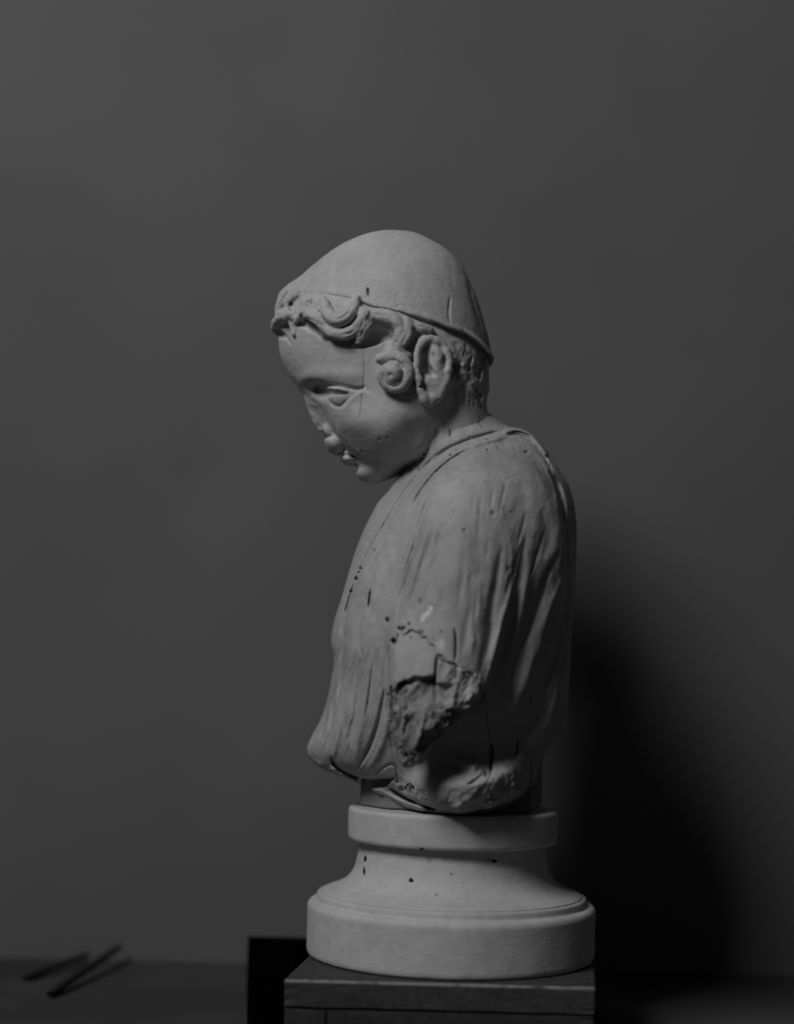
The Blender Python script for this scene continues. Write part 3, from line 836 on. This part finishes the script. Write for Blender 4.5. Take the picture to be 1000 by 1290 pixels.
def head_relief(X, Y, D):
    sx, sy = near(X, Y, D)
    f = f_inflate(HU, X, Y, D)
    m = (sx > 360) & (sx < 510) & (sy > 470) & (sy < 630)
    i_ = np.nonzero(m)[0]
    if len(i_): f[i_] = muzzle(f[i_], X[i_], Y[i_], -np.abs(D[i_]))
    f = f - HG(sx, sy)
    below = sy - rimf(sx)                       # > 0 under the cap rim
    s = np.clip(below / 1.6 + 0.5, 0, 1)
    inset = (1.0 + 5.8 * np.clip((sx - 450) / 20, 0, 1)) * np.exp(-np.maximum(below - 1, 0) / 16.0) + 0.6
    # behind the forehead the hair steps back under the cap
    f = f + s * inset * np.clip((sx - 345) / 20, 0.3, 1)
    # raised hem of the cap, rolled at the back
    hem = np.exp(-((below + 4) / 3.2) ** 2) * (0.8 + 5.0 * np.clip((sx - 585) / 30, 0, 1))
    f = f - hem * (1 - s)
    return f, sx, sy, below

def place(curves, fn):
    out = []
    for c in curves:
        a = np.array(c, float)
        Ds, hit = surfD(fn, a[:, 0], a[:, 1])
        Ds = np.where(hit, Ds, 0) - a[:, 3]
        X, Y = at(a[:, 0], a[:, 1], Ds)
        out.append(np.stack([X, Y, Ds, a[:, 2]], -1))
    return out
_fn = lambda X, Y, D: head_relief(X, Y, D)[0]
curls3 = place(CURLS, _fn); carve3 = place(CARVE, _fn)
# ear
eD, _ = surfD(_fn, np.array([545.0]), np.array([468.0])); eD = float(eD[0])
ear_c = at(545, 466, eD - 4)
EAR_ADD = place([[(534, 430, 6, 4), (528, 438, 5, 7), (526, 450, 4.5, 7), (525, 464, 4, 7), (527, 478, 4.5, 7), (530, 492, 5, 6), (536, 503, 7, 5)],
                 [(530, 432, 5, 5), (542, 428, 6, 6), (556, 434, 6, 7), (564, 448, 5.5, 9), (565, 464, 5, 11), (561, 482, 5, 11), (553, 496, 6, 9), (541, 505, 7, 6)],
                 [(543, 440, 5.5, 6), (551, 446, 7, 7), (552, 458, 6, 7), (556, 470, 5, 6)],
                 [(536, 478, 4.5, 3), (545, 484, 5, 4), (553, 480, 4, 5)]], _fn)
EAR_CUT = place([[(542, 437, 2.6, 9), (537, 448, 5, 6), (535, 460, 6.5, 3), (541, 468, 5, 3), (547, 473, 2.5, 7)],
                 [(533, 468, 4, 5), (533, 478, 3.4, 5), (530, 487, 3.4, 7)]], _fn)
xs_, ys_ = at(545, 466, eD + 2)
def head_full(X, Y, D, want_label=False):
    f, sx, sy, below = head_relief(X, Y, D)
    Dn = -np.abs(D)
    lab = np.where(below > 0, 0, 1) if want_label else None
    rg = fbm(X, Y, D, 9.0, 2, 3) * 0.35
    hairm = np.clip((below) / 3, 0, 1) * np.clip((sx - 560) / 14, 0, 1) * np.clip((512 - sy) / 8, 0, 1)
    f = f + rg * (0.5 + 2.5 * hairm)
    fa = f.copy()
    for c in curls3:
        t, idx = tube_sdf(c, X, Y, Dn)
        if len(idx) == 0: continue
        t[idx] += 0.7 * vnoise(X[idx], Y[idx], D[idx], 7.0, 5) + 0.35 * vnoise(X[idx], Y[idx], D[idx], 2.8, 6)
        # curls stay under the cap
        t = np.maximum(t, -(below[...] - 0.5)) if False else t
        nf = smin(fa, t - 0.9, 3.4)
        if want_label: lab = np.where((t < fa) & (t < 6), 2, lab)
        fa = nf
    fa = fa - HGR(sx, sy)
    e = ell_sdf((xs_, ys_, eD + 2), (19, 40, 10), X, Y, Dn, rot=-6)
    if want_label: lab = np.where((e < fa), np.where(D < 0, 3, 4), lab)
    fa = smin(fa, e, 3)
    for c in EAR_ADD:
        t, idx = tube_sdf(c, X, Y, Dn)
        if len(idx) == 0: continue
        t[idx] += 1.1 * vnoise(X[idx], Y[idx], D[idx], 6.0, 8)
        if want_label: lab = np.where((t < fa) & (t < 6), np.where(D < 0, 3, 4), lab)
        fa = smin(fa, t, 2.5)
    for c in carve3 + EAR_CUT:
        t, idx = tube_sdf(c, X, Y, Dn)
        if len(idx): fa = smax(fa, -t, 2.0)
    if want_label: return fa, lab
    return fa

bust_loc = W(567, DISC_Y, 0)
bust = thing('marble_bust', bust_loc, 'weathered marble bust of a capped curly-haired child looking down, nose and arm broken off', 'bust')

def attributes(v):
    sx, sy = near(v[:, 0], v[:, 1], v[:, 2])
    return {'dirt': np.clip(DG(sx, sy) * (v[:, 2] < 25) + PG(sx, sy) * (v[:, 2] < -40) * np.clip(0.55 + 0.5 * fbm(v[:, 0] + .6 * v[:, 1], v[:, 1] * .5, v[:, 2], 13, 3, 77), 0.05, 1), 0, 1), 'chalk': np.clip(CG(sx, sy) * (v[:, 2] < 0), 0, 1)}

# ----------------------------------------------------------------- torso
TORSO = [(497, 606), (487, 622), (477, 633), (468, 649), (459, 666.5), (451, 686), (444, 707), (431, 751.6), (423, 776), (418, 797), (418, 814), (421, 828), (418, 855),
         (407, 899), (394, 925), (388, 938), (388, 949), (394, 959), (403, 965), (418, 973), (444, 982), (470, 996), (496, 1010), (529, 1021), (562, 1024), (600, 1022.5), (629, 1014),
         (650, 1001), (664, 988), (676, 966), (686, 945), (699, 926), (712, 921), (714.5, 900), (715, 870), (718, 814), (720, 766), (723, 722), (725, 680), (724.5, 655), (720.5, 630), (715, 612),
         (706, 598), (695.6, 581), (677, 556), (662, 545), (640, 539), (628, 531), (614, 522), (598, 522), (578, 530), (558, 543), (538, 562), (518, 585)]
tp = crspline(np.array(TORSO), 5, True); tp = np.stack(unroll(tp[:, 0], tp[:, 1]), -1)
TU = inflate(tp, 1.62)
ARM = [(497, 796), (490, 822), (489, 850), (490, 880), (492, 908), (500, 938), (509, 963), (524, 959), (545, 936), (575, 907), (603, 882), (616, 852), (632, 790), (646, 720), (640, 660), (612, 622), (575, 622), (545, 655), (522, 710), (507, 760)]
ap = crspline(np.array(ARM), 5, True); ap = np.stack(at(ap[:, 0], ap[:, 1], -140), -1)
AU = inflate(ap, 1.2)

# neckline, mantle edge
td.stroke([(632, 543), (600, 551), (565, 565), (535, 588), (508, 622), (480, 668), (458, 708), (441, 752), (428, 800)], 2.2, -3.0, 0.05)
td.stroke([(640, 549), (604, 558), (571, 573), (541, 597), (514, 631), (487, 675), (464, 714), (447, 757), (434, 802)], 4.0, 2.6, 0.05)
td.stroke([(600, 560), (566, 580), (540, 606), (512, 650)], 2.2, -1.5)
td.stroke([(547, 610), (531, 650), (521, 690), (512, 720), (505, 750), (499, 785)], 2.6, -4.5, 0.35)
td.stroke([(556, 612), (540, 655), (530, 690), (521, 725), (512, 760)], 5.5, 3.0, 0.3)
dirt.stroke([(519, 700), (513, 718), (506, 745)], 1.1, 0.55, 0.3, mode='max', jit=0.4)
td.stroke([(540, 640), (520, 690), (508, 740)], 10, 1.6)
# hem at the nape
td.stroke([(632, 545), (648, 541.5), (662, 545), (676, 556), (690, 576)], 2.4, 2.4, 0.1)
td.stroke([(636, 549), (652, 548), (668, 556), (684, 574), (696, 594)], 1.6, -2.6, 0.1)
crack([(640, 545.5), (652, 544), (664, 548), (672, 553)], 0.9, 1.5, 0.6)
# big shoulder folds
V = [([(690, 590), (702, 612), (708, 636), (711, 664)], 2.6, -8), ([(680, 575), (697, 602), (704, 625), (707, 650)], 4.5, 3),
     ([(711, 640), (713, 690), (712, 760), (708, 830), (703, 880)], 3.2, -3), ([(718, 650), (720, 720), (716, 800)], 5, 2),
     ([(633, 682), (626, 726), (619, 765), (613, 810), (603, 852)], 4.5, -4.5), ([(646, 730), (640, 760), (630, 800), (619, 845), (607, 872)], 6.0, 7),
     ([(664, 664), (655, 716), (644, 770), (634, 820), (622, 868)], 4.5, -3.5), ([(668, 700), (660, 755), (648, 810), (634, 862)], 5.5, 3.5),
     ([(706, 690), (692, 722), (674, 768), (655, 815), (637, 862), (622, 900)], 5.2, -5.5), ([(716, 712), (700, 750), (682, 800), (664, 852), (648, 900), (632, 945)], 6.5, 5.5),
     ([(712, 770), (696, 830), (676, 890), (655, 940), (640, 968)], 5.0, -6), ([(714, 830), (702, 880), (684, 930), (664, 968)], 6, 4),
     ([(682, 640), (688, 670), (686, 705)], 6, -3), ([(670, 610), (676, 660), (672, 700)], 9, 2),
     ([(608, 640), (604, 690), (599, 740), (594, 780)], 8, -1.6), ([(585, 640), (575, 700), (565, 760)], 12, 1.6),
     ([(560, 650), (552, 700), (548, 745)], 5, -1.4), ([(592, 760), (586, 800), (580, 830)], 4, -2.4), ([(604, 720), (600, 780), (592, 830)], 4, 2.2)]
for p, w, a in V: td.stroke(p, w * 1.2, a * 0.78, 0.4)
# front and lower folds
V = [([(437, 768), (432, 810), (430, 850), (426, 890)], 2.4, -2.6), ([(446, 775), (441, 820), (440, 870), (433, 915)], 4, 2.0),
     ([(458, 812), (452, 860), (446, 910), (437, 955)], 2.6, -3.0), ([(450, 815), (446, 850), (440, 890)], 3, -1.2), ([(468, 815), (462, 870), (452, 930), (447, 962)], 5, 3.0),
     ([(485, 865), (478, 905), (466, 940), (448, 972)], 2.8, -5.5), ([(492, 880), (487, 915), (476, 948), (462, 972)], 4.5, 3.0),
     ([(470, 830), (466, 870), (460, 905)], 2.0, -2.2), ([(421, 880), (416, 920), (408, 950)], 3, -2.0), ([(430, 900), (424, 935), (417, 962)], 3, 2.2),
     ([(462, 740), (456, 770), (452, 800), (455, 822), (463, 830)], 3.5, -1.8), ([(480, 700), (472, 740), (468, 775)], 6, 1.4), ([(455, 745), (466, 760), (480, 800), (485, 840)], 6, -1.5),
     ([(444, 905), (437, 938)], 2, -2), ([(494, 800), (484, 850), (490, 900), (496, 950), (505, 975)], 3.2, -2.6)]
for p, w, a in V: td.stroke(p, w, a, 0.3)
# under edge: front flap parts from the lower roll
td.stroke([(417, 950), (420, 962), (430, 971), (452, 980), (475, 981), (494, 981)], 2.0, -7, 0.15)
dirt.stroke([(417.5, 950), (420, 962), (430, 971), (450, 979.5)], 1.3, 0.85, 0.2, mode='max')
td.fill([(452, 982), (474, 983), (496, 980), (487, 990), (470, 992), (456, 989)], -16, 2.0, False)
td.stroke([(487, 990), (500, 999), (515, 1008), (535, 1016), (556, 1021)], 2.0, -8, 0.2)
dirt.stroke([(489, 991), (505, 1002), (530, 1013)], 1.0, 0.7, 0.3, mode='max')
td.stroke([(466, 992), (484, 1000), (510, 1012), (540, 1020)], 4, 5, 0.15)
td.stroke([(472, 978), (482, 968), (492, 963), (499, 968), (501, 985), (494, 982)], 1.6, -2.2, 0.2)
# swelling along the bottom, lit from above
td.stroke([(505, 985), (545, 992), (590, 990), (630, 975), (662, 952)], 22, 15, 0.3)
td.stroke([(560, 925), (610, 935), (650, 915), (690, 870)], 22, -7, 0.3)
td.stroke([(575, 955), (590, 962), (603, 968)], 8, 8); td.fill([(612, 957), (606, 975), (590, 987), (598, 988), (612, 978), (620, 968)], -4, 2.0)
td.stroke([(560, 945), (580, 948), (600, 955)], 6, -4)
# cracks and pits in the torso
crack([(467, 741), (465, 755), (463.5, 768)], 1.0, 4, 0.95)
crack([(546, 792), (547, 812), (546.5, 826)], 0.6, 1, 0.25)
crack([(572, 790), (574, 804), (574, 820), (573, 836)], 1.2, 5, 0.98); crack([(550, 826), (549, 842), (547, 862), (545, 872)], 1.3, 5, 0.98)
crack([(574, 838), (573.5, 850), (571, 858)], 1.5, 5, 0.95)
crack([(617, 930), (619, 945), (618, 968), (615, 985)], 1.8, 5, 0.98, taper=0.4); crack([(612, 970), (611, 980)], 1.3, 3, 0.9)
crack([(612, 890), (614, 912), (617, 935)], 0.7, 2, 0.7); crack([(652, 930), (651, 943), (648, 954)], 1.2, 3, 0.95); crack([(669, 876), (668, 884)], 1.0, 3, 0.9)
crack([(566, 538), (566.5, 545), (566, 551)], 1.2, 3, 0.95); pit(567, 573, 1.7); pit(574, 566, 0.9, .7); pit(590, 559, 0.8, .6); pit(613, 553, 1.0, .8); pit(614, 567, 1.2, .7); pit(592, 550, .9, .8)
pit(575, 588, 1.0, .5); pit(640, 603, 1.0, .4); pit(585, 668, 1.6, .8); pit(571, 645, .9, .6); pit(635, 640, .9, .5); pit(621, 647, 3.0, .35); pit(644, 645, 1, .4); pit(663, 570, 2.6, .35, ry=1.6)
crack([(604, 515), (603, 530), (607, 538), (613, 543)], 0.7, 1, 0.5); crack([(627, 560), (627, 568)], .8, 1, .5)
pit(455, 716, 1.5); pit(452.5, 721, 1); pit(449, 729, 2.0, .95); pit(442, 745, 2.2, .7, ry=1.4); pit(471, 693, 2.0, .4); crack([(446, 735), (440, 752), (434, 775)], 0.9, 1, .4)
pit(488, 781, 2.4, .98, depth=4, ry=3.4); pit(496.5, 808, 3.4, .99, depth=6); pit(500.5, 801, 1.6, .8, ry=3); crack([(500, 790), (506, 793), (511, 789)], 1.8, 4, .8); pit(515, 786, 2.2, .85)
pit(530, 797, 3.4, .7); pit(517, 804, 1.1, .7, ry=2); pit(529, 758, 2.2, .4, ry=4); pit(556, 797, 2, .35)
td.stroke([(552, 672), (550, 690)], 1.6, -1.5); pit(641, 717, 2, .3, ry=4); pit(647, 722, 1.2, .3)
for i in range(34):
    x = rs.uniform(440, 700); y = rs.uniform(560, 930); pit(x, y, rs.uniform(.5, 1.0), rs.uniform(.2, .55), depth=.6)
# mantle edge over the arm, slabs of the break
td.fill([(500, 806), (504, 797), (509, 800), (517, 793), (527, 797), (531, 803), (537, 802), (541, 811), (547, 812), (549, 824), (557, 826), (563, 833), (574, 836), (583, 847), (592, 846), (601, 857), (612, 874), (600, 900), (545, 950), (510, 968), (492, 930), (486, 850)], -3.6, 0.9, False, fade=lambda x, y: np.clip((900 - y) / 30, 0, 1) * np.clip((x - 500) / 16, 0, 1))
td.fill([(549, 828), (572, 838), (571, 858), (560, 878), (547, 864)], -3.0, 0.8, False)
td.fill([(574, 842), (588, 848), (604, 868), (596, 888), (574, 896), (569, 880), (572, 856)], 3.5, 1.5)
td.fill([(548, 861), (571, 862), (569, 884), (557, 888), (547, 884)], -8, 1.2, False, fade=lambda x, y: np.clip((892 - y) / 22, 0, 1))
td.fill([(488, 876), (492, 871), (499, 869), (503, 860), (511, 857), (514, 858), (522, 853), (535, 855), (539, 858), (543, 853), (548, 851), (549, 872), (552, 915), (500, 930), (486, 905)], -12, 3.0, False, fade=lambda x, y: np.clip((918 - y) / 55, 0, 1) * (0.45 + 0.55 * np.clip((x - 495) / 40, 0, 1)))
BRK = [(492, 866), (505, 858), (522, 855), (548, 854), (549, 878), (560, 888), (580, 893), (600, 884), (570, 915), (540, 945), (512, 966), (496, 940), (489, 905)]
rough.fill(BRK, 1.0, 2.0)
rough.fill([(549, 828), (604, 850), (608, 878), (560, 895)], 0.7, 3, False)
rough.stroke([(490, 985), (560, 1010), (620, 1000), (668, 965)], 18, 0.75)
rough.stroke([(560, 1018), (620, 1010), (665, 980)], 8, 0.8)
rough.stroke([(390, 945), (398, 960), (430, 974), (470, 992)], 6, 0.4)
for (a, b, c, d) in ((500, 870, 497, 925), (510, 880, 503, 935), (522, 895, 512, 950), (534, 893, 522, 945)):
    td.stroke([(a, b), ((a + c) / 2 + 2, (b + d) / 2), (c, d)], 3.2, -4 if a in (500, 522) else 4)
chalk.stroke([(543, 762), (541, 770), (534, 776), (530, 784)], 2.8, 0.55, 0.15, mode='max', sharp=3)
chalk.blob(556, 812, 4, 7, 0.42, mode='max', sharp=3); chalk.stroke([(541, 808), (550, 813)], 2, 0.35, mode='max')
chalk.stroke([(545, 895), (560, 894), (568, 886)], 1.5, .3, mode='max')

patina = Paint(); patina.fill(BRK, 0.8, 4.0); patina.fill([(500, 862), (520, 855), (548, 853), (548, 884), (530, 898), (510, 880)], 0.3, 4)
patina.fill([(548, 862), (571, 862), (569, 880), (548, 880)], .35, 2, False)
for (x, y) in ((453, 760), (480, 820), (530, 700), (600, 620), (655, 640), (560, 735), (690, 700), (520, 610), (640, 905)):
    patina.blob(x, y, rs.uniform(5, 16), rs.uniform(10, 30), rs.uniform(.1, .22), rs.uniform(-20, 20))
for i in range(60):
    x = rs.uniform(425, 505); y = rs.uniform(800, 940); x = x - (y - 800) * .12; l = rs.uniform(8, 32)
    dirt.stroke([(x, y), (x - l * .12 + rs.uniform(-1, 1), y + l / 2), (x - l * .3, y + l)], rs.uniform(.4, .9), rs.uniform(.15, .5), .4, mode='max', jit=.3)
for i in range(26):
    x = rs.uniform(500, 700); y = rs.uniform(600, 800); l = rs.uniform(8, 26)
    dirt.stroke([(x, y), (x - l * .1, y + l)], rs.uniform(.4, .7), rs.uniform(.1, .3), .4, mode='max', jit=.3)
for i in range(34):
    x = rs.uniform(560, 705); y = rs.uniform(590, 840); l = rs.uniform(25, 80); sl_ = 0.1 + max(0, (x - 600)) / 420
    td.stroke([(x, y), (x - l * sl_ * .5 + rs.uniform(-1, 1), y + l * .5), (x - l * sl_, y + l)], rs.uniform(1.4, 3.6), rs.uniform(-1.5, 1.1), .45)
for i in range(26):
    x = rs.uniform(470, 560); y = rs.uniform(600, 740); l = rs.uniform(20, 60)
    td.stroke([(x, y), (x - l * .22, y + l * .5), (x - l * .38, y + l)], rs.uniform(1.0, 2.6), rs.uniform(-0.9, 0.7), .45)
PG = patina.grid(); TG = td.grid(); RG = rough.grid(); DG = dirt.grid(); CG = chalk.grid()
sh = at(612, 700, -112)
SLAB = tuple(float(q) for q in at(587, 866, -172))
COL = tuple(float(q) for q in at(572, 566, -10))
def torso_full(X, Y, D, want_label=False):
    sx, sy = near(X, Y, D); Dn = -np.abs(D)
    f = f_inflate(TU, X, Y, D)
    e = ell_sdf((sh[0], sh[1], -100.0), (88, 120, 52), X, Y, Dn, rot=8)
    f = smin(f, e, 34)
    e = ell_sdf((575.0, 935.0, 0.0), (106, 82, 122), X, Y, Dn)
    f = smin(f, e, 22)
    e = ell_sdf((594.0, 984.0, 0.0), (84, 39, 158), X, Y, Dn, rot=-8)
    f = smin(f, e, 20)
    e = ell_sdf(COL + (0.0,), (58, 34, 84), X, Y, Dn, rot=-24)
    f = smin(f, e, 16)
    AT = np.clip((Y - 745) / 215, 0, 1); AD = 132.0 + 46.0 * AT * AT * (3 - 2 * AT)
    a = (lambda U, G: ((Dn + AD) ** 2 - U) / np.sqrt(4 * (Dn + AD) ** 2 + G * G + 1))(AU[0](X, Y), AU[1](X, Y))
    sl = ell_sdf(SLAB + (-172.0,), (18, 23, 17), X, Y, Dn, rot=25)
    a = smin(a, sl, 5)
    lab = np.where((a < f - 1.0) & (sy > 800), np.where(D < 0, 1, 2), 0) if want_label else None
    BT = np.clip((875 - sy) / 150, 0, 1); f = smin(f, a, 5 + 38 * BT * BT * (3 - 2 * BT))
    r = RG(sx, sy)
    relief = TG(sx, sy)
    f = f - relief
    n = 0.42 * fbm(X, Y * 0.6, D, 9, 2, 11)
    m = r > 0.02
    if m.any():
        rn = fbm(X[m] * 1.2 + Y[m] * .5, Y[m] * 0.7 - X[m] * .3, D[m], 24, 4, 21)
        rn2 = np.abs(vnoise(X[m] * 1.3 + Y[m] * .5, Y[m] * .6 - X[m] * .25, D[m], 11, 31))
        n = n.astype(np.float32); q_ = rn * 2.4; fr = q_ - np.floor(q_); st = np.clip((fr - 0.72) / 0.28, 0, 1)
        terr = (np.floor(q_) + st * st * (3 - 2 * st)) / 2.4
        n[m] += r[m] * (3.4 * terr + 1.6 * rn - 2.2 * rn2 + 1.1 * vnoise(X[m], Y[m], D[m], 4.2, 55))
    f = f + n
    if want_label: return f, lab
    return f

# support stone between bust and disc
def support():
    xl = at(453, 1000, -40)[0]; xr = at(668, 1018, -74)[0]; xr2 = at(682, 1010, 40)[0]
    plan = [(xl, -8), (xl + 34, -60), (xr, -78), (xr2 + 2, 60), (xl + 4, 70)]
    yb = DISC_Y - 0.6
    me = prism_box(plan, 925, yb, 2.0, seed=9)
    return link('support_stone', me, support_stone, bust)

def build_bust():
    for fn, names, mats, lo, hi, h in (
        (head_full, ['head', 'cap', 'curly_hair', 'ear', 'ear'], [marble, marble, hairstone, marble, marble], (335, 280, -140), (640, 700, 140), 1.0),
        (torso_full, ['draped_torso', 'broken_arm', 'broken_arm'], [drape_marble, drape_marble, drape_marble], (375, 515, -225), (740, 1040, 225), 1.25)):
        v, q = surf_nets(fn, lo, hi, h)
        _, lab = fn(v[:, 0], v[:, 1], v[:, 2], True)
        print(names[0], len(v), len(q))
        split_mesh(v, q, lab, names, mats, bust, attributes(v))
build_bust()
support()

# painted inventory number, laid on the marble
def painted_number():
    o = (490.0, 975.0); k = 45 / 1000.0
    ST = [[(250, 335), (285, 430)], [(250, 345), (270, 330)],
          [(300, 345), (325, 335), (345, 360), (335, 400), (345, 430), (405, 430)], [(285, 430), (300, 430)],
          [(395, 325), (425, 365), (465, 385)], [(485, 335), (478, 380), (480, 420)],
          [(605, 255), (560, 280), (500, 290), (508, 325), (545, 335), (590, 350), (590, 390), (565, 430)], [(600, 255), (610, 310)],
          [(620, 340), (640, 320), (672, 335), (688, 370), (678, 400), (650, 390), (655, 350)]]
    V_ = []; Q_ = []
    for st in ST:
        p = crspline(np.array(st, float), 6) * k + o
        tg = np.gradient(p, axis=0); nn = np.stack([-tg[:, 1], tg[:, 0]], -1); nn /= np.linalg.norm(nn, axis=1)[:, None] + 1e-9
        rows = []
        for s_, lift in ((-0.85, 0.0), (-0.7, 0.9), (0.7, 0.9), (0.85, 0.0)):
            a = p + nn * s_
            Ds, hit = surfD(torso_full, a[:, 0], a[:, 1]); Ds = Ds - lift
            X, Y = at(a[:, 0], a[:, 1], Ds); rows.append(np.stack([X, Y, Ds], -1))
        b = sum(len(x) for x in V_); m = len(p)
        V_.append(np.vstack(rows))
        for r in range(3):
            for i in range(m - 1):
                Q_.append((b + r * m + i, b + r * m + i + 1, b + (r + 1) * m + i + 1, b + (r + 1) * m + i))
    me = np_mesh('painted_number', to_world(np.vstack(V_)), np.array(Q_))
    link('painted_number', me, black_paint, bust)
painted_number()
